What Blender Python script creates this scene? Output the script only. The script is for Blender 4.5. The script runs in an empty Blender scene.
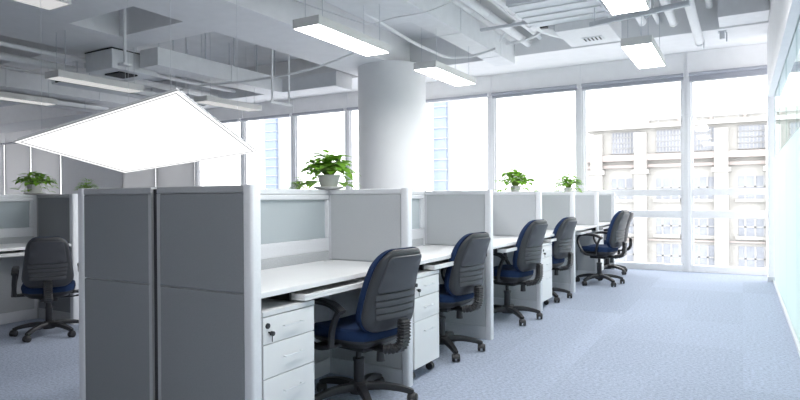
import bpy, bmesh, math, random
from mathutils import Vector, Matrix
random.seed(7)
PI=math.pi
COL=bpy.context.scene.collection

# ------------------------------------------------------------------ materials
def new_mat(name):
    m=bpy.data.materials.new(name); m.use_nodes=True
    nt=m.node_tree; b=nt.nodes['Principled BSDF']
    return m,nt,b
def mat(name,col,rough=.5,metal=0,noise=None,bump=0,var=.0,spec=.5,emit=0):
    """plain procedural material: base colour varied by noise, optional bump"""
    m,nt,b=new_mat(name)
    b.inputs['Roughness'].default_value=rough; b.inputs['Metallic'].default_value=metal
    b.inputs['Specular IOR Level'].default_value=spec
    b.inputs['Base Color'].default_value=(*col,1)
    if emit:
        b.inputs['Emission Color'].default_value=(1,1,1,1); b.inputs['Emission Strength'].default_value=emit
    if noise:
        tc=nt.nodes.new('ShaderNodeTexCoord'); n=nt.nodes.new('ShaderNodeTexNoise')
        n.inputs['Scale'].default_value=noise; n.inputs['Detail'].default_value=4
        nt.links.new(tc.outputs['Object'],n.inputs['Vector'])
        if var:
            r=nt.nodes.new('ShaderNodeMapRange')
            r.inputs['From Min'].default_value=.3; r.inputs['From Max'].default_value=.7
            r.inputs['To Min'].default_value=1-var; r.inputs['To Max'].default_value=1+var
            mx=nt.nodes.new('ShaderNodeVectorMath'); mx.operation='SCALE'
            mx.inputs[0].default_value=col
            nt.links.new(n.outputs['Fac'],r.inputs['Value']); nt.links.new(r.outputs['Result'],mx.inputs['Scale'])
            nt.links.new(mx.outputs['Vector'],b.inputs['Base Color'])
        if bump:
            bp=nt.nodes.new('ShaderNodeBump'); bp.inputs['Strength'].default_value=bump; bp.inputs['Distance'].default_value=.003
            nt.links.new(n.outputs['Fac'],bp.inputs['Height']); nt.links.new(bp.outputs['Normal'],b.inputs['Normal'])
    return m
def carpet_mat():
    m,nt,b=new_mat('carpet'); N=nt.nodes.new; L=nt.links.new
    b.inputs['Roughness'].default_value=.95; b.inputs['Specular IOR Level'].default_value=.15
    g=N('ShaderNodeTexCoord'); s=N('ShaderNodeVectorMath'); s.operation='MULTIPLY'; s.inputs[1].default_value=(2,1.0,0)
    L(g.outputs['Object'],s.inputs[0])
    fl=N('ShaderNodeVectorMath'); fl.operation='FLOOR'; L(s.outputs[0],fl.inputs[0])
    wn=N('ShaderNodeTexWhiteNoise'); L(fl.outputs[0],wn.inputs['Vector'])
    n=N('ShaderNodeTexNoise'); n.inputs['Scale'].default_value=75; n.inputs['Detail'].default_value=6; n.inputs['Roughness'].default_value=.8
    st=N('ShaderNodeVectorMath'); st.operation='MULTIPLY'; st.inputs[1].default_value=(.6,1,1); L(g.outputs['Object'],st.inputs[0]); L(st.outputs[0],n.inputs['Vector'])
    r1=N('ShaderNodeMapRange'); r1.inputs['To Min'].default_value=.95; r1.inputs['To Max'].default_value=1.05; L(wn.outputs['Value'],r1.inputs['Value'])
    r2=N('ShaderNodeMapRange'); r2.inputs['From Min'].default_value=.3; r2.inputs['From Max'].default_value=.7; r2.inputs['To Min'].default_value=.55; r2.inputs['To Max'].default_value=1.45; L(n.outputs['Fac'],r2.inputs['Value'])
    mu=N('ShaderNodeMath'); mu.operation='MULTIPLY'; L(r1.outputs[0],mu.inputs[0]); L(r2.outputs[0],mu.inputs[1])
    c=N('ShaderNodeVectorMath'); c.operation='SCALE'; c.inputs[0].default_value=(.36,.405,.50); L(mu.outputs[0],c.inputs['Scale'])
    L(c.outputs[0],b.inputs['Base Color'])
    bp=N('ShaderNodeBump'); bp.inputs['Strength'].default_value=.4; bp.inputs['Distance'].default_value=.004
    L(n.outputs['Fac'],bp.inputs['Height']); L(bp.outputs[0],b.inputs['Normal'])
    return m
def glass_mat(name,col,gloss,diffuse=0,dcol=(1,1,1),translucent=False):
    m=bpy.data.materials.new(name); m.use_nodes=True; nt=m.node_tree; nt.nodes.clear(); N=nt.nodes.new; L=nt.links.new
    o=N('ShaderNodeOutputMaterial'); t=N('ShaderNodeBsdfTransparent'); t.inputs[0].default_value=(*col,1)
    g=N('ShaderNodeBsdfGlossy'); g.inputs['Roughness'].default_value=.03
    mx=N('ShaderNodeMixShader'); mx.inputs[0].default_value=gloss; L(t.outputs[0],mx.inputs[1]); L(g.outputs[0],mx.inputs[2])
    last=mx
    if diffuse:
        d=N('ShaderNodeBsdfDiffuse'); d.inputs[0].default_value=(*dcol,1)
        tr=N('ShaderNodeBsdfTranslucent'); tr.inputs[0].default_value=(*dcol,1)
        a=N('ShaderNodeMixShader'); a.inputs[0].default_value=.5; L(d.outputs[0],a.inputs[1]); L(tr.outputs[0],a.inputs[2])
        n=N('ShaderNodeTexNoise'); n.inputs['Scale'].default_value=300
        m2=N('ShaderNodeMixShader'); m2.inputs[0].default_value=diffuse
        L(mx.outputs[0],m2.inputs[1]); L(a.outputs[0],m2.inputs[2]); last=m2
    L(last.outputs[0],o.inputs[0]); return m
def emit_mat(name,strength,col=(1,1,1)):
    m=bpy.data.materials.new(name); m.use_nodes=True; nt=m.node_tree; nt.nodes.clear()
    o=nt.nodes.new('ShaderNodeOutputMaterial'); e=nt.nodes.new('ShaderNodeEmission')
    e.inputs[0].default_value=(*col,1); e.inputs[1].default_value=strength; nt.links.new(e.outputs[0],o.inputs[0]); return m

M=dict(
 carpet=carpet_mat(),
 paint=mat('white_paint',(.86,.86,.87),.7,noise=6,var=.02,spec=.3),
 slab=mat('grey_slab_paint',(.76,.77,.79),.8,noise=4,var=.04,spec=.2),
 wallgrey=mat('grey_wall',(.82,.82,.83),.8,noise=30,var=.04),
 column=mat('column_paint',(.86,.86,.86),.6,noise=3,var=.015),
 frame=mat('window_metal',(.82,.82,.84),.45,noise=40,var=.02),
 alu=mat('aluminium',(.62,.63,.66),.38,.25,noise=90,var=.03),
 alu_light=mat('pale_rail',(.72,.73,.76),.42,.1,noise=90,var=.02),
 fabric=mat('grey_panel_fabric',(.50,.515,.535),.95,noise=380,var=.16,bump=.5,spec=.1),
 alu_dim=mat('grey_rail',(.40,.405,.42),.45,.15,noise=90,var=.03),  # grey metal; on the end panel rails it stands in for shade
 gapgrey=mat('grey_groove',(.16,.16,.17),.6,noise=60,var=.05),
 fabric_shaded=mat('shaded_panel_fabric',(.25,.26,.275),.95,noise=380,var=.14,bump=.5,spec=.1),  # panel fabric with the left side's shade put into its colour
 dark=mat('dark_gasket',(.03,.03,.035),.7,noise=50,var=.1),
 laminate=mat('white_laminate',(.82,.82,.82),.35,noise=12,var=.01),
 edge=mat('laminate_edge',(.70,.71,.72),.4,noise=12,var=.01),
 black=mat('black_plastic',(.022,.022,.025),.42,noise=150,var=.15,bump=.08),
 shell=mat('charcoal_shell',(.030,.031,.036),.42,noise=220,var=.08,bump=.12,spec=.6),
 shell2=mat('grey_rib_plastic',(.062,.063,.070),.38,noise=220,var=.06,bump=.1,spec=.6),
 blue=mat('navy_fabric',(.012,.030,.085),.9,noise=400,var=.25,bump=.5,spec=.25),
 chrome=mat('brushed_steel',(.7,.7,.72),.25,1,noise=60,var=.03),
 handle=mat('handle_metal',(.78,.79,.80),.3,.4,noise=60,var=.02),
 pipe=mat('pipe_paint',(.86,.86,.87),.55,noise=20,var=.02),
 duct=mat('duct_paint',(.80,.81,.83),.6,noise=8,var=.03),
 rod=mat('rod_paint',(.62,.64,.67),.5,noise=30,var=.03),
 lamp_body=mat('lamp_housing',(.76,.75,.73),.5,noise=20,var=.02),
 blind=mat('blind_grey',(.40,.41,.46),.8,noise=120,var=.05),
 pot=mat('white_ceramic',(.66,.64,.62),.35,noise=14,var=.05),
 soil=mat('soil',(.06,.04,.03),.95,noise=90,var=.5,bump=.8),
 leaf=mat('leaf_green',(.24,.46,.06),.42,noise=22,var=.55,bump=.1),
 leafstem=mat('stem_green',(.20,.32,.06),.5,noise=30,var=.2),
 bldg=mat('cream_facade',(.37,.362,.35),.9,noise=.6,var=.05),
 bldg2=mat('pink_facade',(.36,.32,.31),.9,noise=.8,var=.06),
 bldgwin=mat('facade_glass',(.255,.27,.31),.6,noise=.5,var=.2),
 mull=mat('facade_frame',(.35,.35,.36),.8,noise=1,var=.03),
 tower=mat('blue_tower_glass',(.20,.245,.35),.7,noise=.1,var=.08),
 towerline=mat('tower_band',(.32,.34,.36),.8,noise=.2,var=.05),
 street=mat('street',(.45,.45,.46),.9,noise=.3,var=.1),
 pane=glass_mat('window_glass',(.97,.98,.985),.04),
 clear=glass_mat('partition_glass',(.92,.96,.95),.06),
 film=glass_mat('frosted_film',(.85,.95,.93),.06,.88,(.75,.835,.825)),
 frost=glass_mat('frosted_screen',(.88,.92,.93),.06,.62,(.80,.85,.87)),
 curtain=glass_mat('closed_blind',(.5,.5,.5),0.0,.98,(.58,.58,.59)),
 lamp=emit_mat('lamp_diffuser',11.0),
 lamp_dim=emit_mat('dim_lamp_diffuser',.24),
 led=emit_mat('led_diffuser',.5),
 ledframe=mat('led_frame',(.86,.87,.88),.3,noise=30,var=.01),
)

nt=M['leaf'].node_tree; _o=nt.nodes['Material Output']; _p=nt.nodes['Principled BSDF']
_t=nt.nodes.new('ShaderNodeBsdfTranslucent'); _t.inputs[0].default_value=(.30,.58,.05,1)
_m=nt.nodes.new('ShaderNodeMixShader'); _m.inputs[0].default_value=.35
nt.links.new(_p.outputs[0],_m.inputs[1]); nt.links.new(_t.outputs[0],_m.inputs[2]); nt.links.new(_m.outputs[0],_o.inputs[0])
# ------------------------------------------------------------------ mesh helpers
def bm(): return bmesh.new()
def box(b,x0,x1,y0,y1,z0,z1,bev=0,seg=2):
    t=bmesh.new(); bmesh.ops.create_cube(t,size=1)
    for v in t.verts: v.co=Vector(((x0+x1)/2+v.co.x*(x1-x0),(y0+y1)/2+v.co.y*(y1-y0),(z0+z1)/2+v.co.z*(z1-z0)))
    if bev: bmesh.ops.bevel(t,geom=t.edges[:],offset=bev,segments=seg,profile=.6,affect='EDGES')
    me=bpy.data.meshes.new('t'); t.to_mesh(me); t.free(); b.from_mesh(me); bpy.data.meshes.remove(me); return b
def tube(b,pts,r,n=10,cap=True):
    pts=[Vector(p) for p in pts]; k=len(pts); rs=r if isinstance(r,(list,tuple)) else [r]*k
    rings=[]; up=None
    for i,p in enumerate(pts):
        d=(pts[min(i+1,k-1)]-pts[max(i-1,0)]).normalized()
        if up is None:
            up=Vector((0,0,1)) if abs(d.z)<.9 else Vector((1,0,0))
        u=(up-d*up.dot(d)).normalized(); w=d.cross(u); up=u
        rings.append([b.verts.new(p+(u*math.cos(2*PI*j/n)+w*math.sin(2*PI*j/n))*rs[i]) for j in range(n)])
    for a,c in zip(rings,rings[1:]):
        for j in range(n): b.faces.new((a[j],a[(j+1)%n],c[(j+1)%n],c[j]))
    if cap: b.faces.new(rings[0][::-1]); b.faces.new(rings[-1])
    return b
def smooth_path(pts,m=6):
    P=[Vector(p) for p in pts]; out=[]
    for i in range(len(P)-1):
        p0=P[max(i-1,0)];p1=P[i];p2=P[i+1];p3=P[min(i+2,len(P)-1)]
        for j in range(m):
            t=j/m; out.append(.5*((2*p1)+(p2-p0)*t+(2*p0-5*p1+4*p2-p3)*t*t+(3*p1-p0-3*p2+p3)*t**3))
    out.append(P[-1]); return out
def ribbon(b,pts,w,t,wdir):
    """flat bar swept along pts: width w along wdir, thickness t, rounded corners"""
    pts=[Vector(p) for p in pts]; k=len(pts); rings=[]; W=Vector(wdir)
    for i,p in enumerate(pts):
        d=(pts[min(i+1,k-1)]-pts[max(i-1,0)]).normalized(); n=d.cross(W).normalized()
        ww=w[i] if isinstance(w,(list,tuple)) else w; tt=t[i] if isinstance(t,(list,tuple)) else t
        prof=[(1,.4),(.8,1),(-.8,1),(-1,.4),(-1,-.4),(-.8,-1),(.8,-1),(1,-.4)]
        rings.append([b.verts.new(p+W*(a*ww/2)+n*(c*tt/2)) for a,c in prof])
    for a,c in zip(rings,rings[1:]):
        for j in range(8): b.faces.new((a[j],a[(j+1)%8],c[(j+1)%8],c[j]))
    b.faces.new(rings[0][::-1]); b.faces.new(rings[-1]); return b
def lathe(b,prof,n=24,c=(0,0,0)):
    rings=[]
    for r,z in prof:
        rings.append([b.verts.new((c[0]+max(r,.0004)*math.cos(2*PI*j/n),c[1]+max(r,.0004)*math.sin(2*PI*j/n),c[2]+z)) for j in range(n)])
    for a,d in zip(rings,rings[1:]):
        for j in range(n): b.faces.new((a[j],a[(j+1)%n],d[(j+1)%n],d[j]))
    b.faces.new(rings[0][::-1]); b.faces.new(rings[-1]); return b
def loft(b,outline,rings,warp=None):
    """closed pad: outline 2D pts, rings=[(scale,offset)], third axis = offset; warp maps (a,b,o)->xyz"""
    cx=sum(p[0] for p in outline)/len(outline); cy=sum(p[1] for p in outline)/len(outline); R=[]
    for s,o in rings:
        R.append([b.verts.new(warp(cx+(p[0]-cx)*s,cy+(p[1]-cy)*s,o)) for p in outline])
    n=len(outline)
    for a,c in zip(R,R[1:]):
        for j in range(n): b.faces.new((a[j],a[(j+1)%n],c[(j+1)%n],c[j]))
    for rr,s in ((R[0],-1),(R[-1],1)):
        cc=b.verts.new(sum((v.co for v in rr),Vector())/n)
        for j in range(n):
            f=(rr[j],rr[(j+1)%n],cc); b.faces.new(f if s>0 else f[::-1])
    return b
def rrect(hw,hh,r,taper=0,n=6,cy=0):
    """rounded rectangle outline; taper narrows the top"""
    o=[]
    for qx,qy,a0 in ((1,1,0),(-1,1,90),(-1,-1,180),(1,-1,270)):
        for i in range(n+1):
            a=math.radians(a0+90*i/n); x=qx*(hw-r)+r*math.cos(a); y=qy*(hh-r)+r*math.sin(a)
            x*=1-taper*(y+hh)/(2*hh); o.append((x,y+cy))
    # subdivide the straight runs
    out=[]
    for i,p in enumerate(o):
        q=o[(i+1)%len(o)]; d=math.hypot(q[0]-p[0],q[1]-p[1]); k=max(1,int(d/.05))
        for j in range(k): out.append((p[0]+(q[0]-p[0])*j/k,p[1]+(q[1]-p[1])*j/k))
    return out
def obj(name,b,m,parent=None,smooth=False,loc=None,kind=None):
    bmesh.ops.recalc_face_normals(b,faces=b.faces[:])
    me=bpy.data.meshes.new(name); b.to_mesh(me); b.free()
    me.materials.append(M[m])
    if smooth:
        for p in me.polygons: p.use_smooth=True
        me.set_sharp_from_angle(angle=math.radians(38))
    o=bpy.data.objects.new(name,me); COL.objects.link(o)
    if parent: o.parent=parent
    if loc: o.location=loc
    if kind: o['kind']=kind
    return o
def thing(name,label,cat,loc=(0,0,0),rz=0,group=None,kind=None):
    o=bpy.data.objects.new(name,None); COL.objects.link(o); o.location=loc; o.rotation_euler=(0,0,rz)
    o.empty_display_size=.1
    if label: o['label']=label
    if cat: o['category']=cat
    if group: o['group']=group
    if kind: o['kind']=kind
    return o
def tag(o,label,cat,group=None,kind=None):
    o['label']=label; o['category']=cat
    if group: o['group']=group
    if kind: o['kind']=kind
    return o
def copy_tree(o,parent=None):
    c=o.copy(); COL.objects.link(c)
    if parent: c.parent=parent
    for ch in [x for x in o.children]: copy_tree(ch,c)
    return c
def place(o,first,loc,rz,label,group=None,scale=None):
    c=o if first else copy_tree(o)
    c.location=loc; c.rotation_euler=(0,0,rz); c['label']=label
    if group: c['group']=group
    if scale: c.scale=(scale,)*3
    return c
# ordinal words used in labels
ORD=['first','second','third','fourth','fifth','sixth']

# ------------------------------------------------------------------ room dimensions (metres)
YW=9.85            # inner face of window wall
HEAD=3.0; SOF=3.315; SLAB=3.81
XL=-24.0; XR=5.2; YB=-4.2
S='structure'

b=bm(); box(b,XL,XR,YB,YW+.25,-.2,0)
tag(obj('floor',b,'carpet'),'blue grey carpet tile floor of the office','floor',kind=S)

ce=thing('ceiling','white painted open concrete ceiling with wide beams','ceiling',kind=S)
b=bm(); box(b,XL,XR,YB,YW+.25,SLAB,SLAB+.2); obj('slab',b,'slab',ce)
def beam(x0,x1,y0,y1,z0=SOF,m='paint'):
    b=bm(); box(b,x0,x1,y0,y1,z0,SLAB+.01,.008); obj('beam',b,m,ce)
beam(XL,XR,8.71,YW+.25)                 # perimeter beam over the windows
beam(-5.9,-4.87,YB,8.72,SOF+.001)              # wide beam meeting the round column
beam(XL,-5.89,4.87,5.36,SOF+.002)
beam(-7.16,-5.89,3.2,4.195,SOF+.002)
beam(-8.4,-7.15,YB,4.88,SOF+.003)
beam(XL,-8.39,1.2,2.1,SOF+.002)
beam(-12.6,-11.6,5.35,8.72,SOF+.003)

# window wall -----------------------------------------------------------
wf=thing('wall_front','white wall band above the tall office windows','wall',kind=S)
b=bm(); box(b,XL,XR,YW,YW+.2,HEAD,SOF+.01); obj('wall_band',b,'paint',wf)
b=bm(); box(b,-17.2,-14.35,YW-.02,YW+.2,0,HEAD); obj('wall_panel',b,'wallgrey',wf)
MX=[.86,-.72,-2.30,-3.86,-5.43,-6.99,-8.43,-9.95,-11.5,-12.95,-14.35]
MX2=[-17.2,-18.8,-20.35,-21.9,-23.5]
def window(n,x1,x0,closed=False,handle=None,drop=.07,label=''):
    w=thing('window_%d'%n,label,'window',((x0+x1)/2,YW,0),kind=S)
    h=(x1-x0)/2
    b=bm(); f=.055
    box(b,-h,-h+f,0,.12,0,HEAD,.004); box(b,h-f,h,0,.12,0,HEAD,.004)
    box(b,-h+f,h-f,.01,.11,HEAD-.05,HEAD); box(b,-h+f,h-f,0,.12,0,.10,.004)
    box(b,-h-.002,-h+.02,-.012,.01,0,SOF-.002)   # cover strip that runs on up to the beam
    obj('window_frame',b,'frame',w)
    for z0,z1 in ((.815,.925),(1.155,1.25)):
        b=bm(); box(b,-h+f-.002,h-f+.002,.015,.10,z0,z1,.004); obj('transom',b,'frame',w)
    b=bm(); box(b,-h+f-.004,-h+f+.03,.03,.09,.1,HEAD-.05,.003);box(b,h-f-.03,h-f+.004,.03,.09,.1,HEAD-.05,.003); obj('sash',b,'frame',w)
    b=bm(); box(b,-h+f,h-f,.055,.063,.1,HEAD-.05); obj('glass_pane',b,'pane',w)
    if handle is not None:
        b=bm(); x=handle
        tube(b,smooth_path([(x,.05,1.86),(x,.0,1.855),(x+.06,-.04,1.82),(x+.075,-.045,1.75),(x+.06,-.04,1.68),(x,.0,1.645),(x,.05,1.64)],5),.008,8)
        obj('pull_handle',b,'alu_dim',w,True)
    return w
def blind(x1,x0,drop,label,closed=False):
    t=thing('roller_blind',label,'window blind',((x0+x1)/2,YW-.05,HEAD),group='roller blinds above the windows')
    h=(x1-x0)/2-(.006 if closed else .03)
    b=bm(); tube(b,[(-h,0,-.03),(h,0,-.03)],.026,14); obj('roller',b,'blind',t,True)
    for q in (-h,h): b=bm(); box(b,q-.006,q+.006,-.03,.045,-.065,.0); obj('bracket',b,'frame',t)
    b=bm(); box(b,-h+.01,h-.01,.012,.016,-.03-drop,-.03); obj('blind_fabric',b,'curtain' if closed else 'blind',t)
    b=bm(); box(b,-h+.01,h-.01,.004,.024,-.05-drop,-.03-drop,.004); obj('bottom_bar',b,'alu' ,t)
WL=['rightmost tall window, behind the frosted glass partition','tall window at the right end, next to the frosted glass partition',
 'tall window behind the farthest chair, second from the right end','tall window behind the two small distant plants, left of the farthest chair',
 'tall window just right of the round column','tall window mostly hidden behind the round column','narrow looking window strip just left of the round column',
 'tall window behind the large potted plant left of the column','window at the tip of the white light panel, with a far tower beyond',
 'dim window partly behind the white light panel','dim window beyond the white light panel next to the grey wall','dim window left of the grey wall']
edges=[(2.44,.86)]+list(zip(MX[:-1],MX[1:]))
hand={4:-.62,3:-.66,8:-.25,7:-.55,6:-.5}
drops={1:.10,2:.07,3:.06,4:.015,0:.085}
BL=['half rolled grey blind above the window behind the glass partition','grey blind with the longest drop, on the rightmost clear window','grey blind above the window behind the farthest chair',
 'grey blind above the window with two small plants below','grey blind roller just right of the round column','grey blind roller hidden behind the round column','grey blind roller just left of the round column',
 'grey blind roller above the window behind the large potted plant','grey blind roller above the window with a far tower beyond it']
for i,(x1,x0) in enumerate(edges):
    n=i+1; dim=x0<-9.9-1.0
    window(n,x1,x0,handle=hand.get(i),label=WL[min(i,11)])
    if i<9: blind(x1,x0,drops.get(i,.02),BL[i])
    else: blind(x1,x0,2.8,'fully lowered pale blind, '+['just left of the far tower window','behind the middle of the white light panel','beside the grey wall section'][min(i-9,2)],True)
for j,(x1,x0) in enumerate(zip(MX2[:-1],MX2[1:])):
    window(13+j,x1,x0,label='closed window on the far left, %s from the grey wall section'%ORD[j])
    blind(x1,x0,2.8,'fully lowered pale blind left of the grey wall section, %s from it'%ORD[j],True)

# remaining shell
wl=thing('wall_left','grey end wall far to the left with an open strip added to let in light','wall',kind=S)  # unseen; gap between its two parts added to tune light at the left
b=bm(); box(b,XL-.2,XL,YB,YW+.25,0,1.5); obj('lower_wall',b,'wallgrey',wl)
b=bm(); box(b,XL-.2,XL,YB,YW+.25,2.5,SLAB); obj('upper_wall',b,'wallgrey',wl)
b=bm(); box(b,XR,XR+.2,YB,2.4,0,SLAB); tag(obj('wall_light_blocker',b,'paint'),'added unseen wall beyond the glass partition, blocks light on the end panels','wall',kind=S)  # unseen, added to keep outside light off the front end panels
b=bm(); box(b,XL,XR,YB-.2,YB,0,SLAB); tag(obj('wall_back',b,'wallgrey'),'grey wall behind the viewer','wall',kind=S)

# round column
co=thing('round_column','thick white round column standing in front of the windows','column',(-5.07,8.44,0),kind=S)
b=bm(); lathe(b,[(.565,0),(.565,SOF+.01)],64); obj('shaft',b,'column',co,True)
b=bm(); lathe(b,[(.575,0),(.575,.09),(.566,.095)],64); obj('skirting',b,'frame',co,True)

# glass partition on the right ------------------------------------------
gp=thing('wall_right','frosted glass partition with white bulkhead along the right side','partition wall',kind=S)
b=bm(); box(b,.295,.45,-1.0,9.25,2.45,SLAB,.004); obj('bulkhead',b,'paint',gp)
b=bm(); box(b,.295,.385,9.16,9.26,0,2.46,.005); obj('post',b,'frame',gp)
b=bm(); box(b,.285,.395,9.14,9.28,0,.07,.003); obj('post_foot',b,'alu',gp)
b=bm(); box(b,.345,.395,-1.0,9.16,0,.035); obj('floor_track',b,'alu_light',gp)
ys=[9.13,8.0,6.75,5.5,4.25,3.0,1.75,.5,-1.0]
for a,c in zip(ys[:-1],ys[1:]):
    b=bm(); box(b,.364,.376,c+.004,a-.004,.035,1.64); obj('frosted_pane',b,'film',gp)
    b=bm(); box(b,.364,.376,c+.004,a-.004,1.641,2.45); obj('clear_pane',b,'clear',gp)

# ------------------------------------------------------------------ partitions
H=1.2
def cross_panel(L=.6):
    """panel standing along local +X from 0 to L, free end carries the post"""
    t=thing('partition_panel','','partition panel')
    b=bm(); box(b,0.0,L-.05,-.026,.026,H-.032,H,.006); obj('top_rail',b,'alu_light',t)
    b=bm(); box(b,0.0,L-.05,-.024,.024,.0,.10,.004); box(b,0,.022,-.024,.024,.1,H-.032); box(b,.022,L-.06,-.017,.017,.1,H-.032)
    obj('frame',b,'alu',t)
    b=bm(); box(b,.022,L-.052,-.024,.024,.748,H-.034,.004); obj('fabric_tile',b,'fabric',t)
    b=bm(); box(b,.022,L-.052,-.024,.024,.102,.742,.004); obj('fabric_tile',b,'fabric',t)
    b=bm(); loft(b,rrect(.027,.030,.014,n=4,cy=0),[(1,.0),(1,H-.004),(.9,H+.002)],lambda x,y,o:Vector((L-.025+x,y,o)))
    obj('end_post',b,'alu_light',t,True)
    return t
def spine_panel(L):
    """glazed spine screen along local +Y from 0 to L"""
    t=thing('glazed_partition','','partition panel')
    b=bm(); box(b,-.027,.027,0,L,H-.032,H,.006); obj('top_rail',b,'alu_light',t)
    b=bm(); box(b,-.024,.024,0,L,0,.10,.004)
    box(b,-.024,.024,0,.028,.1,H-.032); box(b,-.024,.024,L-.028,L,.1,H-.032)
    box(b,-.026,.026,.028,L-.028,.80,.885,.008); box(b,-.026,.026,.028,L-.028,1.135,H-.032,.008)
    box(b,-.026,.026,.028,.062,.885,1.135,.008); box(b,-.026,.026,L-.062,L-.028,.885,1.135,.008)
    obj('frame',b,'alu_light',t)
    b=bm(); box(b,-.004,.004,.06,L-.06,.88,1.14); obj('frosted_glass',b,'frost',t)
    b=bm(); box(b,-.023,.023,.03,L-.03,.102,.80,.004); obj('fabric_tile',b,'fabric',t)
    return t
def desk(L,side=1):
    """white desktop along +Y, depth in +X; keyboard tray beneath"""
    t=thing('office_desk','','desk')
    b=bm(); box(b,.03,.605,.032,L-.032,.72,.745,.003); obj('desktop',b,'laminate',t)
    for q in ((.03,.07,.05,L-.05),(.1,.59,.034,.05),(.1,.59,L-.05,L-.034)): b=bm(); box(b,*q,.67,.72); obj('support_bracket',b,'dark',t)
    b=bm(); box(b,.24,.63,.30,.86,.672,.684,.003); box(b,.24,.63,.30,.315,.684,.702,.002); box(b,.24,.63,.845,.86,.684,.702,.002); box(b,.615,.63,.30,.86,.684,.70,.003)
    obj('keyboard_tray',b,'laminate',t)
    for q in (.285,.86): b=bm(); box(b,.2,.55,q,q+.015,.67,.718); obj('tray_slide',b,'black',t)
    b=bm(); lathe(b,[(.03,.7455),(.03,.749),(.022,.750)],18,(.09,L-.12,0)); obj('cable_grommet',b,'edge',t,True)
    return t
def pedestal():
    """drawer unit; front faces +X, footprint .42 deep x .345 wide"""
    t=thing('drawer_pedestal','','drawer unit')
    b=bm(); box(b,-.42,-.018,-.17,.17,.075,.64,.002); obj('body',b,'laminate',t)
    b=bm(); box(b,-.425,.002,-.1725,.1725,.641,.663,.002); obj('top_board',b,'edge',t)
    for z0,z1,hz in ((.522,.637,.585),(.375,.518,.45),(.08,.371,.30)):
        b=bm(); box(b,-.017,0,-.17,.17,z0,z1,.0015); d=obj('drawer',b,'laminate',t)
        b=bm(); box(b,.016,.022,-.055,.075,hz-.003,hz+.003,.001); box(b,0,.018,-.05,-.045,hz-.003,hz+.003); box(b,0,.018,.065,.07,hz-.003,hz+.003); obj('handle',b,'handle',d)
    b=bm(); tube(b,[(0,-.145,.60),(.006,-.145,.60)],.012,16); lk=obj('lock',b,'black',t,True)
    b=bm(); tube(b,[(.006,-.128,.566),(.02,-.128,.566)],.010,14); tube(b,[(.012,-.128,.566),(.012,-.128,.53)],.0022,6); tube(b,[(0,-.14,.572),(.012,-.128,.566)],.004,6); obj('key',b,'black',t,True)
    for x in (-.38,-.05):
        for y in (-.13,.13):
            b=bm(); tube(b,[(x,y-.016,.026),(x,y+.016,.026)],.025,14); box(b,x-.012,x+.012,y-.008,y+.008,.03,.076,.003); obj('caster',b,'black',t,True)
    return t

YS=[1.80,3.10,4.445,5.79,7.135,8.48,9.70]
cp=cross_panel(); first=True
def recolour(c,m):  # darker fabric and rails paint the left side's shade onto a panel
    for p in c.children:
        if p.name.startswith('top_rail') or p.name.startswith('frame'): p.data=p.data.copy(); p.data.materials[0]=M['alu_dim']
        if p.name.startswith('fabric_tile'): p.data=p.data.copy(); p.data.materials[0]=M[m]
def put_panel(x,y,rz,label,group):
    global first
    c=place(cp,first,(x,y,0),rz,label,group); first=False; return c
R1=-2.36
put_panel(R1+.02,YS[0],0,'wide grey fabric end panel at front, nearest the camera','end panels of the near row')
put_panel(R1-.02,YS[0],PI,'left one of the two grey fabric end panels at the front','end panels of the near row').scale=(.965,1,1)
PL=['grey fabric divider directly behind the nearest chair, right of the large plant','grey fabric divider between the second and third chair from the front','grey fabric divider behind the third chair from the front',
    'grey fabric divider behind the fourth chair from the front','grey fabric divider left of the farthest chair','last grey fabric divider of the row, closest to the windows']
for i,y in enumerate(YS[1:]):
    put_panel(R1+.02,y,0,PL[i],'dividers along the aisle side of the near row')
for i,y in enumerate(YS[1:]):
    put_panel(R1-.02,y,PI,'grey fabric divider on the hidden far side of the near row','dividers on the far side of the near row')
for c in [o for o in list(COL.objects) if o.get('group')=='end panels of the near row']: recolour(c,'fabric_shaded')
b=bm(); box(b,R1-.018,R1+.018,YS[0]-.012,YS[0]+.05,0,H-.01); g=obj('joint_post',b,'dark'); tag(g,'black joint strip between the two front end panels','joint strip')
# spine screens
sp=None
SL=['frosted glass screen behind the nearest desk, left of the large plant','frosted glass screen behind the second desk, just right of the nearest divider','frosted glass screen behind the third desk from the front',
    'frosted glass screen behind the fourth desk from the front','frosted glass screen behind the fifth desk from the front']
L0=1.345-.05
sp=spine_panel(1.27)
place(sp,True,(R1,YS[0]+.052,0),0,SL[0],'glazed spine screens')
for i in range(1,5):
    c=copy_tree(sp); c.location=(R1,YS[i]+.026,0); c.scale=(1,1.293/1.27,1); c['label']=SL[i]; c['group']='glazed spine screens'
c=copy_tree(sp); c.location=(R1,YS[5]+.026,0); c.scale=(1,1.168/1.27,1); c['label']='frosted glass screen at the window end of the row'; c['group']='glazed spine screens'
# desks and pedestals
dk=desk(1.32); 
DL=['white desk top in front of the nearest chair','white desk top at the second chair from the front','white desk top at the third chair from the front','white desk top at the fourth chair from the front','white desk top beside the farthest chair','white desk top closest to the windows']
for i in range(6):
    L=YS[i+1]-YS[i]; place(dk,i==0,(R1,YS[i],0),0,DL[i],'desks along the aisle side').scale=(1,L/1.32,1)
pd=pedestal()
DP=['white three drawer pedestal with black key, left of the nearest chair','white three drawer pedestal right of the nearest chair','white drawer pedestal left of the third chair from the front','white drawer pedestal left of the fourth chair from the front','white drawer pedestal between the fourth and the farthest chair','white drawer pedestal at the desk closest to the windows']
for i in (0,1,3,5): place(pd,i==0,(-1.75,YS[i]+(.215 if i==0 else .235),0),0,DP[i],'drawer pedestals under the desks')

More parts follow.
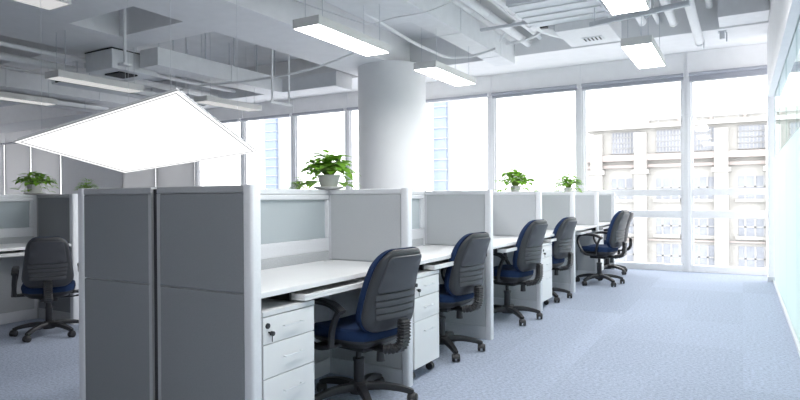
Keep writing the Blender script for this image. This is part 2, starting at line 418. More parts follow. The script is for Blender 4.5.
# second and third rows further left
R2=-5.93; Y2=[1.86,3.16,4.50,5.85,7.19,8.4]
for r,(rx,nm) in enumerate(((R2,'middle row'),(-9.5,'farthest row'))):
    for i in range(5):
        c=copy_tree(sp); c.location=(rx,Y2[i]+.026,0); c.scale=(1,(Y2[i+1]-Y2[i]-.052)/1.27,1)
        c['label']='frosted glass screen behind the desk at the left edge of the photo' if (r==0 and i==0) else 'frosted glass screen in the %s on the left'%nm; c['group']='glazed screens of the '+nm
    for i in range(0,6):
        if i==0: continue
        for s,rz in ((1,0),(-1,PI)):
            c=copy_tree(cp); c.location=(rx+.02*s,Y2[i],0); c.rotation_euler=(0,0,rz)
            c['label']='grey fabric divider right behind the chair on the left' if (r==0 and i==1 and s==1) else ('grey fabric divider beyond the near row' if s==1 else 'grey fabric divider on the back of a row further left'); c['group']='dividers of the '+nm
for i in range(1):
    c=copy_tree(dk); c.location=(R2,Y2[i],0); c['label']=['dim white desk at the left edge behind the chair','desk hidden beyond the divider behind the left chair'][i]; c['group']='desks of the middle row'; c.scale=(1,1,1)
c=copy_tree(pd); c.location=(-5.33,Y2[0]+.235,0); c['label']='dim white drawer pedestal at the left edge of the photo'; c['group']='drawer pedestals of the middle row'

# ------------------------------------------------------------------ office chair (faces local +Y, origin on the floor under the hub)
def lumbar(z):   # front-back position of the backrest centre plane
    u=(z-.50)/.44
    return -.240-.12*u-.03*math.sin(u*PI)*-1+.0*u
def make_chair():
    t=thing('office_chair','','chair')
    # seat cushion
    o=rrect(.222,.200,.085,taper=-.0,n=8)
    wp=lambda x,y,z:Vector((x*(1-.10*max(0,-y/.22)),y,z-.035*max(0,(y-.12)/.1)**2*.4+.012*(x/.23)**2))
    b=bm(); loft(b,o,[(.90,.425),(.97,.43),(1,.448),(1,.468),(.975,.484),(.91,.494),(.7,.492),(.35,.486)],wp); obj('seat_cushion',b,'blue',t,True)
    b=bm(); loft(b,o,[(.55,.375),(.72,.382),(.9,.405),(.985,.425),(.985,.432),(.9,.436)],wp); obj('seat_shell',b,'black',t,True)
    # backrest: pad in front, ribbed shell behind
    ob=rrect(.215,.224,.105,taper=.27,n=8,cy=.686)
    def wb(x,z,o): 
        return Vector((x, lumbar(z)+o+.10*(x/.22)**2*.35, z))
    b=bm(); loft(b,ob,[(.35,.062),(.75,.064),(.9,.060),(.98,.044),(1.015,.022),(1.015,.004),(.9,-.002)],wb); obj('backrest_pad',b,'blue',t,True)
    b=bm(); loft(b,ob,[(.9,.004),(.975,.004),(1.0,-.004),(.992,-.016),(.95,-.028),(.885,-.036),(.6,-.039),(.3,-.040)],wb); sh=obj('back_shell',b,'shell',t,True)
    # raised upper field of the shell
    ou=rrect(.152,.10,.03,taper=.16,n=4,cy=.775)
    b=bm(); loft(b,ou,[(1,-.034),(1,-.041),(.96,-.046),(.5,-.047)],wb); obj('upper_field',b,'shell2',sh,True)
    # lower ribs
    for k in range(4):
        w=.158-.004*k; z=.655-.036*k
        orr=rrect(w,.0155,.010,n=3,cy=z)
        b=bm(); loft(b,orr,[(1,-.034),(1,-.042),(.9,-.048),(.5,-.049)],wb); obj('rib',b,'shell2',sh,True)
    # spine bar with bellows from under the seat up the back
    path=smooth_path([(0,-.02,.385),(0,-.12,.372),(0,-.22,.372),(0,-.295,.395),(0,-.323,.44),(0,-.326,.50),(0,-.325,.56)],5)
    b=bm(); ribbon(b,path,.058,.026,(1,0,0)); sb=obj('spine_bar',b,'black',t,True)
    bp=smooth_path([(0,-.21,.374),(0,-.295,.395),(0,-.325,.44),(0,-.330,.50),(0,-.330,.55)],7)
    b=bm(); n=len(bp)
    ws=[.076 if i%2 else .062 for i in range(n)]; ts=[.05 if i%2 else .036 for i in range(n)]
    ribbon(b,bp,ws,ts,(1,0,0)); obj('bellows',b,'black',sb)
    # mechanism, lever, knob
    b=bm(); box(b,-.075,.075,-.11,.10,.345,.388,.012); m=obj('mechanism',b,'black',t,True)
    b=bm(); tube(b,smooth_path([(.05,.03,.365),(.17,.03,.36),(.25,.03,.365)],4),.007,8); box(b,.225,.285,.018,.042,.358,.374,.006); obj('lever',b,'black',m,True)
    b=bm(); tube(b,[(0,-.165,.372),(0,-.165,.30)],[.02,.024],14); obj('tension_knob',b,'black',m,True)
    # armrests
    for s in (-1,1):
        x=.268*s
        pts=[(x*.62,.02,.405),(x*.9,.02,.405),(x,.035,.43)]
        b=bm(); box(b,min(.12*s,.27*s),max(.12*s,.27*s),-.05,.07,.398,.416,.006)
        lp=smooth_path([(x,-.06,.415),(x+.012*s,.0,.405),(x+.014*s,.08,.42),(x+.012*s,.145,.50),(x,.175,.57),(x-.004*s,.16,.625),(x-.004*s,.09,.645),(x-.004*s,-.05,.640),(x-.004*s,-.135,.605)],5)
        ribbon(b,lp,[.040]*len(lp),[.022]*len(lp),(1,0,0))
        l2=smooth_path([(x,-.06,.412),(x+.004*s,-.075,.50),(x+.002*s,-.09,.55),(x-.004*s,-.115,.61)],5)
        ribbon(b,l2,.036,.020,(1,0,0))
        a=obj('armrest',b,'black',t,True)
        b=bm(); pp=smooth_path([(x-.004*s,.155,.638),(x-.004*s,.08,.656),(x-.004*s,-.06,.651),(x-.004*s,-.145,.612)],5)
        ribbon(b,pp,[.05]*len(pp),.018,(1,0,0)); obj('arm_pad',b,'black',a,True)
    # column
    b=bm(); lathe(b,[(.036,.08),(.036,.085),(.030,.09),(.030,.24),(.034,.25),(.034,.262),(.017,.264),(.017,.35)],20); obj('gas_column',b,'black',t,True)
    # star base
    b=bm(); lathe(b,[(.03,.058),(.052,.062),(.058,.085),(.054,.118),(.040,.128),(.02,.129)],24); st=obj('base_hub',b,'black',t,True)
    for k in range(5):
        a=2*PI*k/5+.35; c,s=math.cos(a),math.sin(a)
        b=bm(); pth=smooth_path([(.03*c,.03*s,.098),(.14*c,.14*s,.100),(.24*c,.24*s,.084),(.30*c,.30*s,.064)],5)
        W=Vector((-s,c,0)); n=len(pth)
        ribbon(b,pth,[.056-.022*i/(n-1) for i in range(n)],[.042-.014*i/(n-1) for i in range(n)],W); lg=obj('base_leg',b,'black',t,True)
        b=bm(); a2=a+.9+k*1.7; ax=Vector((-math.sin(a2),math.cos(a2),0)); pc=Vector((.298*c,.298*s,.029))
        for q in (-1,1): tube(b,[pc+ax*q*.008,pc+ax*q*.012,pc+ax*q*.024,pc+ax*q*.028],[.024,.028,.028,.022],16)
        tube(b,[pc,pc+Vector((0,0,.045))],.010,8)
        hood=[]
        for i in range(9):
            an=PI*i/8; dd=Vector((ax.y,-ax.x,0)); hood.append(pc+dd*(.031*math.cos(an))+Vector((0,0,.031*math.sin(an))))
        ribbon(b,hood,.03,.006,ax)
        obj('caster',b,'black',lg,True)
    for p in t.children:
        if p.name.split('.')[0] in ('seat_cushion','seat_shell','armrest','mechanism','spine_bar'): p.location.z=-.028
    return t
ch=make_chair()
CH=[ # x,y,heading (0 = facing +Y), label
 (-1.855,2.71,math.radians(80),'nearest office chair with navy seat and charcoal back, front right of the end panel'),
 (-1.94,3.92,math.radians(80),'second nearest navy office chair, between the first two aisle dividers'),
 (-1.905,5.245,math.radians(80),'third navy office chair from the front'),
 (-1.95,6.53,math.radians(80),'fourth navy office chair from the front, just past the third divider'),
 (-1.626,7.966,math.radians(80),'farthest clearly visible blue office chair, in front of the window'),
 (-1.76,9.2,math.radians(95),'office chair mostly hidden behind the farthest chair at the window end'),
 (-5.10,2.80,math.radians(60),'dim blue and black office chair at the left edge of the photo')]
for i,(x,y,a,l) in enumerate(CH):
    place(ch,i==0,(x,y,0),a,l,'office chairs').scale=[(1,1,.965),(1,1,.98),(1,1,1.03),(1,1,1.01),(1,1,1.06),(1,1,1),(.9,.9,.93)][i]

# ------------------------------------------------------------------ potted plants
def leaf(b,base,dirv,size,droop):
    d=Vector(dirv).normalized(); up=Vector((0,0,1)); s=d.cross(up)
    s=s.normalized() if s.length>.05 else Vector((1,0,0)); n=s.cross(d)
    prof=[(0,.0),(.04,.24),(.22,.40),(.45,.38),(.7,.24),(.88,.10),(1,.0)]
    L=[];C=[];Rr=[]
    for u,w in prof:
        c=base+d*(u*size)-up*(droop*size*u*u)
        C.append(b.verts.new(c)); 
        if w>0:
            L.append(b.verts.new(c+s*w*size*.95+n*(.12*size*w))); Rr.append(b.verts.new(c-s*w*size*.95+n*(.12*size*w)))
        else: L.append(None); Rr.append(None)
    for i in range(len(prof)-1):
        for Sd in (L,Rr):
            vs=[C[i],C[i+1]]+([Sd[i+1]] if Sd[i+1] else [])+([Sd[i]] if Sd[i] else [])
            if len(vs)>2: b.faces.new(vs)
def plant(x,y,z,rpot,hpot,spread,height,nl,leafsize,label,seed,saucer=True,trail=0):
    rnd=random.Random(seed)
    t=thing('potted_plant',label,'potted plant',(x,y,z),group='potted plants on the partition tops')
    z0=0
    if saucer:
        b=bm(); lathe(b,[(rpot*.8,0),(rpot*1.15,.004),(rpot*1.42,.016),(rpot*1.42,.02),(rpot*1.1,.012),(.01,.010)],28); obj('saucer',b,'pot',t,True); z0=.011
    b=bm(); lathe(b,[(rpot*.70,z0),(rpot*.74,z0+.004),(rpot*.97,z0+hpot*.86),(rpot*1.03,z0+hpot*.87),(rpot*1.03,z0+hpot),(rpot*.94,z0+hpot),(rpot*.92,z0+hpot*.85),(.01,z0+hpot*.84)],28); obj('pot',b,'pot',t,True)
    b=bm(); lathe(b,[(rpot*.90,z0+hpot*.84),(rpot*.6,z0+hpot*.88),(.005,z0+hpot*.89)],18); obj('soil',b,'soil',t,True)
    bl=bm(); bs=bm(); zt=z0+hpot*.88
    for i in range(nl):
        a=rnd.uniform(0,2*PI); q=rnd.random()**.6; rr=spread*q
        hz=zt+height*(1-.75*q*q)*rnd.uniform(.45,1.0)
        if trail and i%9==0: rr=spread*rnd.uniform(.9,1.05); hz=zt-hpot*rnd.uniform(.0,.7)
        p0=Vector((rpot*.4*math.cos(a)*rnd.random(),rpot*.4*math.sin(a)*rnd.random(),zt-.004))
        p2=Vector((rr*math.cos(a)*.8,rr*math.sin(a)*.8,hz)); p1=(p0+p2)/2+Vector((0,0,.25*height*(1 if hz>zt else 1.6)))
        tube(bs,smooth_path([p0,p1,p2],3),.0016,5)
        d=Vector((math.cos(a+rnd.uniform(-.7,.7)),math.sin(a+rnd.uniform(-.7,.7)),rnd.uniform(-.15,.75)*(1-q*.7)))
        leaf(bl,p2,d,leafsize*rnd.uniform(.7,1.15),rnd.uniform(.1,.6))
    obj('stems',bs,'leafstem',t); f=obj('foliage',bl,'leaf',t,True)
    return t
TOP=1.2005
plant(-2.35,3.10,TOP,.074,.085,.16,.18,160,.09,'large leafy green plant in white pot with saucer, on the divider near the column',3,True,1)
plant(-2.36,6.80,TOP,.066,.08,.25,.23,150,.095,'leafy plant in small white pot on the row top, middle of the photo',5,False,1)
plant(-2.36,9.28,TOP,.072,.09,.225,.235,140,.095,'small leafy potted plant closest to the windows, above the fifth divider',8,False,1)
plant(-5.93,7.05,TOP,  .06,.07,.15,.22,80,.07,'small bushy plant top just left of the large potted plant',11,False)
plant(-9.5,5.86,TOP,.06,.07,.19,.25,80,.08,'dark plant top peeking over the left front end panel',13,False)
plant(-5.93,3.13,TOP,.072,.085,.18,.135,95,.08,'dim trailing plant in white pot above the left chair',17,True,1)
plant(-9.5,3.97,TOP,.06,.07,.20,.19,80,.08,'dim plant top cut by the left edge of the photo',19,False)

# ------------------------------------------------------------------ ceiling luminaires
def make_lum(lampmat):
    t=thing('pendant_luminaire','','ceiling light')
    L=1.22; w=.15
    b=bm(); box(b,-w,-w+.006,0,L,0,.085); box(b,w-.006,w,0,L,0,.085); box(b,-w,w,0,.006,0,.085); box(b,-w,w,L-.006,L,0,.085); box(b,-w+.004,w-.004,.004,L-.004,.078,.085)
    obj('housing',b,'lamp_body',t)
    b=bm(); box(b,-w+.007,w-.007,.007,L-.007,.004,.010); obj('diffuser',b,lampmat,t)
    for y in (.12,L-.12):
        for s in (-1,1):
            b=bm(); tube(b,[(s*.10,y,.085),(s*.10,y,SLAB-2.7)],.0035,6); obj('suspension_cable',b,'rod',t)
    return t
lum=make_lum('lamp'); lumd=make_lum('lamp_dim')
LU=[(-3.405,4.16,'long white lit luminaire left of centre, above and left of the round column'),
    (-3.30,6.26,'lit luminaire just right of the top of the round column'),
    (-.935,6.44,'lit luminaire in front of the right hand windows'),
    (-.81,4.06,'lit luminaire cut by the top edge of the photo, upper right')]
for i,(x,y,l) in enumerate(LU): place(lum,i==0,(x,y,2.7),0,l,'lit pendant luminaires')
LD=[(-7.55,4.20,'dim luminaire at upper left, above the white light panel'),(-9.72,4.20,'dim luminaire at the left edge above the white light panel'),
    (-7.42,6.45,'dim luminaire at the upper right edge of the white light panel'),(-4.75,1.50,'small corner of a dim luminaire at the top left edge of the photo')]
for i,(x,y,l) in enumerate(LD): place(lumd,i==0,(x,y,2.7),0,l,'dim pendant luminaires')
for x,y in ((-.87,-.6),(-.87,1.7)):
    place(lum,False,(x,y,2.7),0,'lit luminaire overhead behind the viewer','lit luminaires behind the viewer')

# large square LED panel hung in front of the rows (tilted)

Q=[Vector(v) for v in ((-4.4729,2.2152,1.5591),(-3.1691,2.5729,1.8551),(-3.6494,3.7994,1.553),(-4.633,3.1993,1.3766))]
lp=thing('led_panel','large glowing square white flat light panel hanging tilted over the partitions at left','light panel',sum(Q,Vector())/4)
qc=lp.location.copy(); qn=(Q[1]-Q[0]).cross(Q[3]-Q[0]).normalized()
if qn.z<0: qn=-qn
def qslab(b,a0,a1,h0,h1,inner=None):
    """slab (or ring when inner is given) between heights h0 and h1 along the panel normal"""
    def P(k,a,h): return (Q[k]-qc)*a+qn*h
    if inner is None:
        lo=[b.verts.new(P(k,a0,h0)) for k in range(4)]; hi=[b.verts.new(P(k,a1,h1)) for k in range(4)]
        b.faces.new(lo); b.faces.new(hi[::-1])
        for k in range(4): b.faces.new((lo[k],lo[(k+1)%4],hi[(k+1)%4],hi[k]))
    else:
        r=[[b.verts.new(P(k,a,h)) for k in range(4)] for a,h in ((a0,h0),(a0,h1),(inner,h1),(inner,h0))]
        for i in range(4):
            for k in range(4): b.faces.new((r[i][k],r[i][(k+1)%4],r[(i+1)%4][(k+1)%4],r[(i+1)%4][k]))
    return b
obj('outer_frame',qslab(bm(),1.0,1,-.002,.006,.994),'alu_dim',lp)
obj('luminous_border',qslab(bm(),.9925,1,.0,.010,.953),'led',lp)  # white frame given emission so that it looks brightly lit
obj('grey_gap',qslab(bm(),.9528,1,-.001,.010,.9425),'gapgrey',lp)  # thin grey line between frame and diffuser
obj('diffuser',qslab(bm(),.942,.942,.001,.006),'led',lp)
obj('back_plate',qslab(bm(),.97,.97,.0065,.03),'alu',lp)
for k in range(4):
    p=(Q[k]-qc)*.8+qn*.029; b=bm(); tube(b,[p,Vector((p.x,p.y,SLAB-qc.z))],.0012,5); obj('suspension_wire',b,'rod',lp)

# ------------------------------------------------------------------ ceiling services
def single(name,b,m,label,cat,group=None,sm=False):
    o=obj(name,b,m,None,sm); tag(o,label,cat,group); return o
# long duct with wider plenum, running towards the windows
d=thing('ceiling_duct','long white rectangular duct running to the windows, right of the centre luminaires','duct',(-3.17,0,3.2))
b=bm(); box(b,-.17,.15,-2,8.72,.0,.30,.006); obj('duct_run',b,'duct',d)
b=bm(); box(b,-.62,.14,2.6,6.05,.02,.32,.006); obj('plenum_box',b,'duct',d)
for y in (6.7,8.1):
    b=bm(); box(b,-.178,.158,y,y+.03,-.006,.306); obj('flange',b,'duct',d)
for y in (3.0,5.6,7.4):
    for x in (-.15,.13):
        b=bm(); tube(b,[(x,y,.3),(x,y,SLAB-3.2)],.004,6); obj('hanger_rod',b,'rod',d)
PR=[(-3.02,3.56,.055,8.72,'white pipe directly above the long duct, leftmost of the parallel ceiling pipes'),
    (-2.80,3.48,.055,8.72,'second of the parallel ceiling pipes right of the long duct'),
    (-2.62,3.55,.035,8.72,'thin third pipe among the parallel ceiling pipes'),
    (-2.44,3.46,.055,7.6,'fourth parallel ceiling pipe ending at the valve cluster')]
for x,z,r,y1,l in PR:
    b=bm(); tube(b,[(x,-2,z),(x,y1,z)],r,16)
    for yy in (3.2,5.2,7.0):
        tube(b,[(x,yy,z),(x,yy+.05,z)],r*1.14,16)
    single('ceiling_pipe',b,'pipe',l,'pipe','parallel ceiling pipes',True)
for y,l in ((5.35,'nearer pipe clamp bar crossing the parallel pipes'),(7.35,'farther pipe clamp bar crossing the parallel pipes')):
    t=thing('pipe_hanger',l,'pipe hanger',(-2.75,y,0),group='pipe hangers')
    b=bm(); box(b,-.42,.44,-.02,.02,3.37,3.405); obj('cross_bar',b,'rod',t)
    for x in (-.40,.42): b=bm(); box(b,x-.014,x+.014,-.014,.014,3.37,SLAB); obj('hanger_rod',b,'rod',t)
v=thing('valve_cluster','dark and steel sprinkler valve fittings at the end of the pipes','pipe valve',(-2.42,7.6,3.46))
b=bm(); tube(b,[(0,0,0),(.0,.22,0)],.07,14); tube(b,[(0,.1,0),(0,.1,.15)],.03,10); obj('valve_body',b,'pipe',v,True)
b=bm(); tube(b,[(0,.1,.14),(0,.1,.155)],.06,16); tube(b,[(.06,.0,.0),(.2,.05,-.06)],[.03,.02],10); obj('handwheel',b,'rod',v,True)
b=bm(); box(b,.12,.22,.02,.10,-.09,-.02,.01); obj('valve_switch',b,'black',v)
b=bm(); tube(b,smooth_path([(0,.2,0),(.1,.5,-.02),(.22,.8,-.02),(.24,1.12,0)],4),.045,12); obj('elbow_pipe',b,'pipe',v,True)
# flexible conduits
b=bm(); tube(b,smooth_path([(-3.62,2.4,3.31),(-3.66,4.6,3.29),(-3.67,6.4,3.17),(-3.66,7.1,3.15),(-3.58,7.5,3.13),(-3.25,7.65,3.14),(-2.9,7.6,3.18)],6),.02,10)
single('flexible_conduit',b,'pipe','white flexible conduit curving under the long duct','conduit',sm=True)
b=bm(); tube(b,smooth_path([(-4.5,5.2,3.45),(-3.84,5.58,3.19),(-3.7,5.7,3.16),(-3.35,5.67,3.17),(-2.95,5.67,3.17),(-2.6,5.8,3.3)],6),.008,8)
single('loose_cable',b,'pipe','thin white cable looping across the ceiling at top centre','cable',sm=True)
b=bm(); tube(b,smooth_path([(-3.15,8.35,3.42),(-2.86,8.3,3.42),(-2.63,8.3,3.45),(-2.44,8.35,3.54),(-2.2,8.4,3.56)],6),.022,10)
single('flexible_conduit',b,'pipe','white flexible hose in front of the beam, left of the air conditioning unit','conduit',sm=True)
b=bm(); tube(b,smooth_path([(-2.95,7.9,3.36),(-2.86,7.85,3.45),(-2.70,7.8,3.56),(-2.5,7.7,3.60)],6),.018,10)
single('flexible_conduit',b,'pipe','short white hose rising to the valve cluster','conduit',sm=True)
# air conditioning unit with louvred body
a=thing('air_conditioning_unit','white ceiling air conditioning unit with small slotted grille, right of the valves','air conditioner',(-1.6,6.9,3.1))
b=bm(); box(b,-.58,.32,-.90,.06,.09,.45,.01); obj('unit_body',b,'duct',a)
for k in range(4):
    b=bm(); box(b,-.56,.30,-.88+.235*k,-.80+.235*k,.075,.09,.004); obj('body_rib',b,'duct',a)
b=bm(); box(b,-.32,.30,.06,.88,.0,.24,.012); pn=obj('supply_plenum',b,'pipe',a)
b=bm(); box(b,-.10,.14,.48,.66,-.008,.0); fr=obj('grille_frame',b,'duct',a)
for k in range(5):
    b=bm(); box(b,-.085+.045*k,-.068+.045*k,.50,.64,-.011,-.008); obj('grille_slot',b,'dark',fr)
for x in (-.5,.28):
    for y in (-.8,.7): b=bm(); tube(b,[(x,y,.2),(x,y,SLAB-3.1)],.006,6); obj('hanger_rod',b,'rod',a)
# strut channel
t=thing('strut_channel','grey steel strut channel crossing the ceiling behind the right luminaires','ceiling bracket',(-1.41,6.52,3.0))
b=bm(); dv=Vector((.98,-.235,0)); ribbon(b,[(0,0,0),dv],.05,.05,Vector((.226,.974,0)).normalized()); obj('channel',b,'rod',t)
for k in (0.05,.35,.65,.95):
    p=dv*k; b=bm(); tube(b,[p,(p.x,p.y,SLAB-3.0)],.007,6); obj('hanger_rod',b,'rod',t)
# pipes on the right
RP=[(-.50,3.28,.055,2,9.15,'white pipe running down to the window beam at upper right'),
    (-.78,3.45,.05,3,8.55,'short white pipe left of the upper right pipe, ending at the beam'),
    (-1.12,3.42,.045,3,8.2,'white pipe end above the right luminaire'),
    (-1.3,3.50,.04,3,7.9,'white pipe end just right of the air conditioning unit'),
    (-.98,3.52,.03,3,8.7,'thin white pipe behind the right luminaires'),
    (-.36,3.62,.04,2,8.6,'white pipe right of the long upper right pipe')]
for x,z,r,y0,y1,l in RP:
    b=bm(); tube(b,[(x,y0,z),(x,y1,z)],r,16); tube(b,[(x,y1-.03,z),(x,y1+.03,z)],r*1.12,16)
    for yy in (5.0,7.2): tube(b,[(x,yy,z),(x,yy,SLAB)],.006,6)
    single('ceiling_pipe',b,'pipe',l,'pipe','pipes at upper right',True)
for x,y,l in ((-1.12,8.9,'small beam bracket left, above the right hand windows'),(-.50,9.1,'small beam bracket under the upper right pipe'),(-.22,8.85,'small beam bracket next to the grey box at the upper right')):
    b=bm(); box(b,x-.03,x+.03,y-.03,y+.03,SOF-.10,SOF,.006); box(b,x-.05,x+.05,y-.045,y+.045,SOF-.012,SOF); box(b,x+.045,x+.06,y-.02,y+.02,SOF-.14,SOF-.02,.004)
    single('beam_bracket',b,'rod',l,'bracket','beam brackets')
b=bm(); tube(b,smooth_path([(-1.12,8.9,SOF-.05),(-1.2,8.75,3.36),(-1.16,8.5,3.5),(-1.0,8.3,3.56),(-.98,8.1,3.7)],5),.008,6)
single('loose_cable',b,'rod','grey cable rising from a beam bracket at upper right','cable',sm=True)
b=bm(); box(b,-.25,.29,8.2,8.705,3.335,3.60,.006); single('service_box',b,'duct','grey box on the beam at the upper right, beside the bulkhead','service box')
d=thing('ceiling_duct','white duct end at the top right above the grey box','duct',(0,0,0))
b=bm(); box(b,-.30,.29,4.5,7.6,3.42,3.72,.01); obj('duct_run',b,'pipe',d)
b=bm(); box(b,-.28,.28,7.6,7.68,3.44,3.70,.004); obj('duct_mouth',b,'dark',d)

# left part of the ceiling
d=thing('ceiling_duct','grey duct running towards the windows above the right side of the light panel','duct',(-7.4,0,3.07))
b=bm(); box(b,-.2,.2,5.5,8.15,0,.26,.006); obj('duct_run',b,'duct',d)
b=bm(); box(b,-.21,.21,6.9,6.93,-.008,.268); obj('flange',b,'duct',d)
for x,y in ((-.16,5.8),(.16,5.8),(-.16,6.3),(.16,6.4),(-.16,7.2),(.16,7.0),(.18,7.5),(.18,7.95)): b=bm(); tube(b,[(x,y,.25),(x,y,SLAB-3.07)],.011,6); obj('hanger_rod',b,'rod',d)
d=thing('ceiling_duct','grey duct end left of the round column, parallel to the windows','duct',(-6.8,8.35,3.08))
b=bm(); box(b,-2.6,.8,-.22,.22,0,.24,.006); obj('duct_run',b,'duct',d)
b=bm(); box(b,.8,.815,-.235,.235,-.01,.25); obj('duct_cap',b,'duct',d)
f=thing('fan_coil_unit','grey boxed fan coil unit under the beam at upper left, above the light panel','air conditioner',(-8.08,5.13,3.02))
b=bm(); box(b,-.25,.38,0,.75,0,.28,.01); obj('unit_body',b,'duct',f)
b=bm(); box(b,-.26,.39,-.01,.76,.275,.290); obj('unit_lid',b,'black',f)
b=bm(); box(b,-.1,.25,.2,.5,-.02,0); obj('intake_grille',b,'dark',f)
for x,z,r,l in ((-8.4,3.21,.032,'upper of the two long conduits crossing the dim upper left ceiling'),(-8.9,3.16,.055,'lower thicker of the two long conduits at upper left'),(-9.3,3.1,.02,'thin far conduit at the left edge of the ceiling')):
    b=bm(); tube(b,[(x,-2,z),(x,8.7,z)],r,10)
    for yy in (2.9,5.15,7.4): tube(b,[(x,yy,z),(x,yy,SOF if yy==5.15 else SLAB)],.006,6)
    single('conduit',b,'pipe',l,'conduit','long conduits at upper left',True)
for k,(x,y,l) in enumerate(((-8.62,3.55,'nearer of two trapeze hangers at upper left'),(-8.68,6.0,'farther of two trapeze hangers, near the fan coil unit'))):
    t=thing('trapeze_hanger','pale trapeze hanger carrying conduits, '+l,'pipe hanger',(x,y,3.08),group='trapeze hangers')
    b=bm(); box(b,-.42,.34,-.02,.02,-.01,.02); obj('cross_bar',b,'pipe',t)
    for q in (-.40,.32): b=bm(); tube(b,[(q,0,0),(q,0,SLAB-3.08)],.010,6); obj('hanger_rod',b,'pipe',t)
d=thing('ceiling_duct','grey duct seen between the dim luminaires at the left edge','duct',(-10.6,0,3.0))
b=bm(); box(b,-.3,.3,2.5,8.6,0,.28,.006); obj('duct_run',b,'duct',d)
for y in (3.4,5.0,6.6): b=bm(); box(b,-.31,.31,y,y+.04,-.01,.29); obj('flange',b,'duct',d)
h=thing('ceiling_hanger','pair of pale vertical hanger rods with bottom bar, left of the round column','ceiling hanger',(-5.98,6.7,0))
for y in (-.17,.20): b=bm(); tube(b,[(0,y,2.58),(0,y,SLAB)],.016,8); obj('hanger_rod',b,'pipe',h,True)
b=bm(); box(b,-.02,.02,-.22,.25,2.56,2.59); obj('bottom_bar',b,'pipe',h)
b=bm(); tube(b,smooth_path([(-9,6.9,2.98),(-7.8,6.7,3.02),(-6.9,6.75,3.0),(-6.05,6.82,3.02),(-5.4,6.9,3.1),(-4.9,7.1,3.27)],5),.018,8)
single('flexible_conduit',b,'pipe','pale conduit crossing behind the pair of hanger rods','conduit',sm=True)
b=bm(); tube(b,[(-6.5,4.5,2.81),(-6.5,4.5,SLAB)],.018,8); box(b,-6.56,-6.44,4.44,4.56,2.78,2.81,.004)
single('drop_bracket',b,'pipe','single pale vertical rod above the top corner of the light panel','ceiling hanger',sm=True)
for i,(x,y,ln,w,l) in enumerate(((-8.65,6.2,1.3,.3,'grey cable tray beyond the top corner of the light panel'),(-10.8,5.4,1.6,.35,'dim grey cable tray at the left, above the light panel'))):
    t=thing('cable_tray',l,'cable tray',(x,y,2.86),group='cable trays')
    b=bm(); box(b,-w/2,-w/2+.01,-ln,ln,0,.08); obj('side_rail',b,'duct',t); b=bm(); box(b,w/2-.01,w/2,-ln,ln,0,.08); obj('side_rail',b,'duct',t)
    b=bm(); box(b,-w/2,w/2,-ln,ln,0,.01); obj('tray_floor',b,'duct',t)
    b=bm(); tube(b,smooth_path([(-.05,-ln,.03),(.04,-ln*.3,.035),(-.03,ln*.4,.03),(.05,ln,.03)],5),.02,8); obj('cable_bundle',b,'black',t,True)
    for yy in (-ln*.7,ln*.7):
        for xx in (-w/2-.01,w/2+.01): b=bm(); tube(b,[(xx,yy,0),(xx,yy,SLAB-2.86)],.006,6); obj('hanger_rod',b,'rod',t)

# ------------------------------------------------------------------ outside
GZ=-12
b=bm(); box(b,-300,200,14,320,GZ-.3,GZ); tag(obj('street_ground',b,'street'),'pale street ground far below the windows','ground',kind=S)
def facade(name,label,x0,x1,y,top,cols,rows,depth=16,wall='bldg',win=(2.2,2.0),lattice=False):
    t=thing(name,label,'building',((x0+x1)/2,y,GZ)); h=(x1-x0)/2
    b=bm(); box(b,-h,h,0,depth,0,top-GZ); obj('wall',b,wall,t)
    return t,h
A,h=facade('office_building','pale cream office block with gridded windows and pink cornice, seen through the right hand windows',-13.4,24,60,7.6,0,0)
cx=(-13.4+24)/2; o=GZ
def LX(x): return x-cx
b=bm(); box(b,-h-.3,h+.3,-.7,0,4.55-o,5.15-o,.05); box(b,-h-.2,h+.2,-.4,0,3.9-o,4.2-o); obj('cornice',b,'bldg2',A)
b=bm(); box(b,-h-.3,h+.3,-.6,0,7.6-o,8.0-o); obj('parapet',b,'bldg',A)
b=bm(); box(b,LX(-8.1),h,1.5,14,7.2-o,8.6-o); box(b,LX(-8.1)-.2,h+.2,1.3,14,8.6-o,8.95-o);  obj('setback_floor',b,'bldg',A)
b=bm()
for k in range(12): box(b,LX(-8+2.7*k),LX(-8+2.7*k)+.25,1.2,1.5,7.7-o,8.7-o)
obj('roof_posts',b,'bldg2',A)
b=bm()
for k in range(40): box(b,LX(-13.3+.93*k),LX(-13.3+.93*k)+.06,-.5,-.44,7.75-o,8.35-o)
box(b,-h,h,-.5,-.44,8.3-o,8.38-o); obj('roof_railing',b,'mull',A)
for k,xw in enumerate([-10.9,-6.9,-4.6,-.2,3.6,7.6,11.6,15.6,19.6]):
    xx=LX(xw)
    # upper lattice windows
    b=bm(); box(b,xx-.1,xx+2.5,-.06,.05,5.25-o,7.4-o); w=obj('window',b,'bldgwin',A)
    b=bm()
    for q in range(10): box(b,xx-.1+q*.28,xx-.1+q*.28+.09,-.14,-.05,5.25-o,7.4-o)
    for q in range(5): box(b,xx-.1,xx+2.51,-.14,-.05,5.25-o+q*.52,5.25-o+q*.52+.08)
    obj('lattice',b,'mull',w)
    for z0,z1 in ((.9,2.9),(-2.4,-.9),(-5.6,-3.3),(-9.2,-7)):
        b=bm(); box(b,xx-.1,xx+2.4,-.05,.05,z0-o,z1-o); w=obj('window',b,'bldgwin',A)
        b=bm(); box(b,xx+.35,xx+.5,-.1,-.04,z0-o,z1-o); box(b,xx+1.1,xx+1.25,-.1,-.04,z0-o,z1-o); box(b,xx+1.8,xx+1.95,-.1,-.04,z0-o,z1-o); box(b,xx-.1,xx+2.4,-.1,-.04,(z0+z1)/2-o,(z0+z1)/2+.12-o); obj('window_bars',b,'mull',w)
        b=bm(); box(b,xx-.35,xx+2.65,-.3,0,z0-.3-o,z0-o); obj('sill',b,'bldg',A)
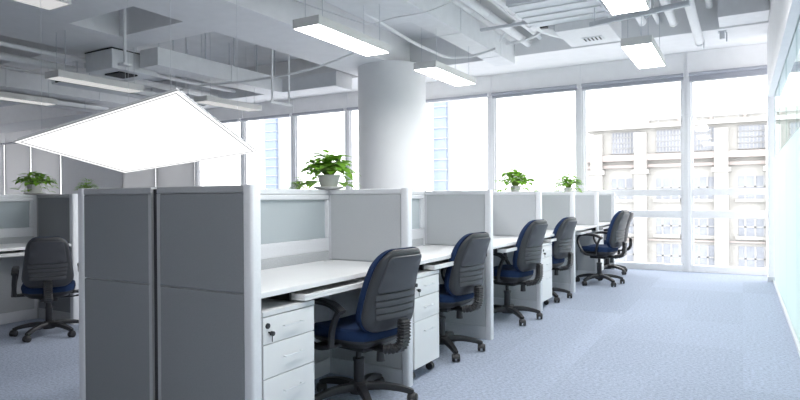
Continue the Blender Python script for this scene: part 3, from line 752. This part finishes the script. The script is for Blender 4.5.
for xw in (-12.3,-8.3,-1.6,2.3,10.2,14.2,18.3):
    xx=LX(xw); b=bm(); box(b,xx-.55,xx+.55,-.9,0,0,7.2-o,.03); box(b,xx-.75,xx+.75,-1.05,0,3.3-o,3.7-o); obj('pilaster',b,'bldg',A)
for z in (-.35,-3.0,-6.4):
    b=bm(); box(b,-h,h,-.25,0,z-o,z+.14-o); obj('string_course',b,'bldg2',A)
for x0,x1,top,l in ((-76.4,-72.4,36,'slender pale blue tower far away, right of the round column'),(-141,-136,34,'slender pale blue tower far away, left of the large potted plant')):
    t=thing('distant_tower',l,'building',((x0+x1)/2,150,GZ))
    h=(x1-x0)/2; b=bm(); box(b,-h,h,0,8,0,top-GZ); obj('glass_shaft',b,'tower',t)
    b=bm()
    for k in range(int((top-GZ)/3)): box(b,-h-.3,h+.3,-.3,1,3*k,3*k+.3)
    obj('floor_bands',b,'towerline',t)
    b=bm(); box(b,h,h+1.2,1,8,0,top-GZ-2); obj('side_wing',b,'towerline',t)

# ------------------------------------------------------------------ world, camera
W=bpy.data.worlds.new('World'); bpy.context.scene.world=W; W.use_nodes=True
bg=W.node_tree.nodes['Background']; bg.inputs[0].default_value=(1,.995,.985,1); bg.inputs[1].default_value=1.9

f=586.5; yaw=math.radians(30.27); pit=math.radians(-.162); roll=math.radians(.392)
R0=Vector((math.cos(yaw),math.sin(yaw),0)); U0=Vector((0,0,1)); F0=Vector((-math.sin(yaw),math.cos(yaw),0))
U1=U0*math.cos(pit)-F0*math.sin(pit); F1=F0*math.cos(pit)+U0*math.sin(pit)
Rr=R0*math.cos(roll)-U1*math.sin(roll); Uu=R0*math.sin(roll)+U1*math.cos(roll)
cam=bpy.data.cameras.new('camera'); cam.sensor_width=36; cam.lens=36*f/800; cam.clip_end=1000; cam.clip_start=.05
co=bpy.data.objects.new('camera',cam); COL.objects.link(co)
mw=Matrix.Identity(4)
for i in range(3): mw[i][0]=Rr[i]; mw[i][1]=Uu[i]; mw[i][2]=-F1[i]
mw[0][3]=0; mw[1][3]=0; mw[2][3]=1.14
co.matrix_world=mw
sc=bpy.context.scene; sc.camera=co
vs=sc.view_settings; vs.view_transform='Standard'; vs.look='None'; vs.gamma=1; vs.use_curve_mapping=False; vs.exposure=1.5
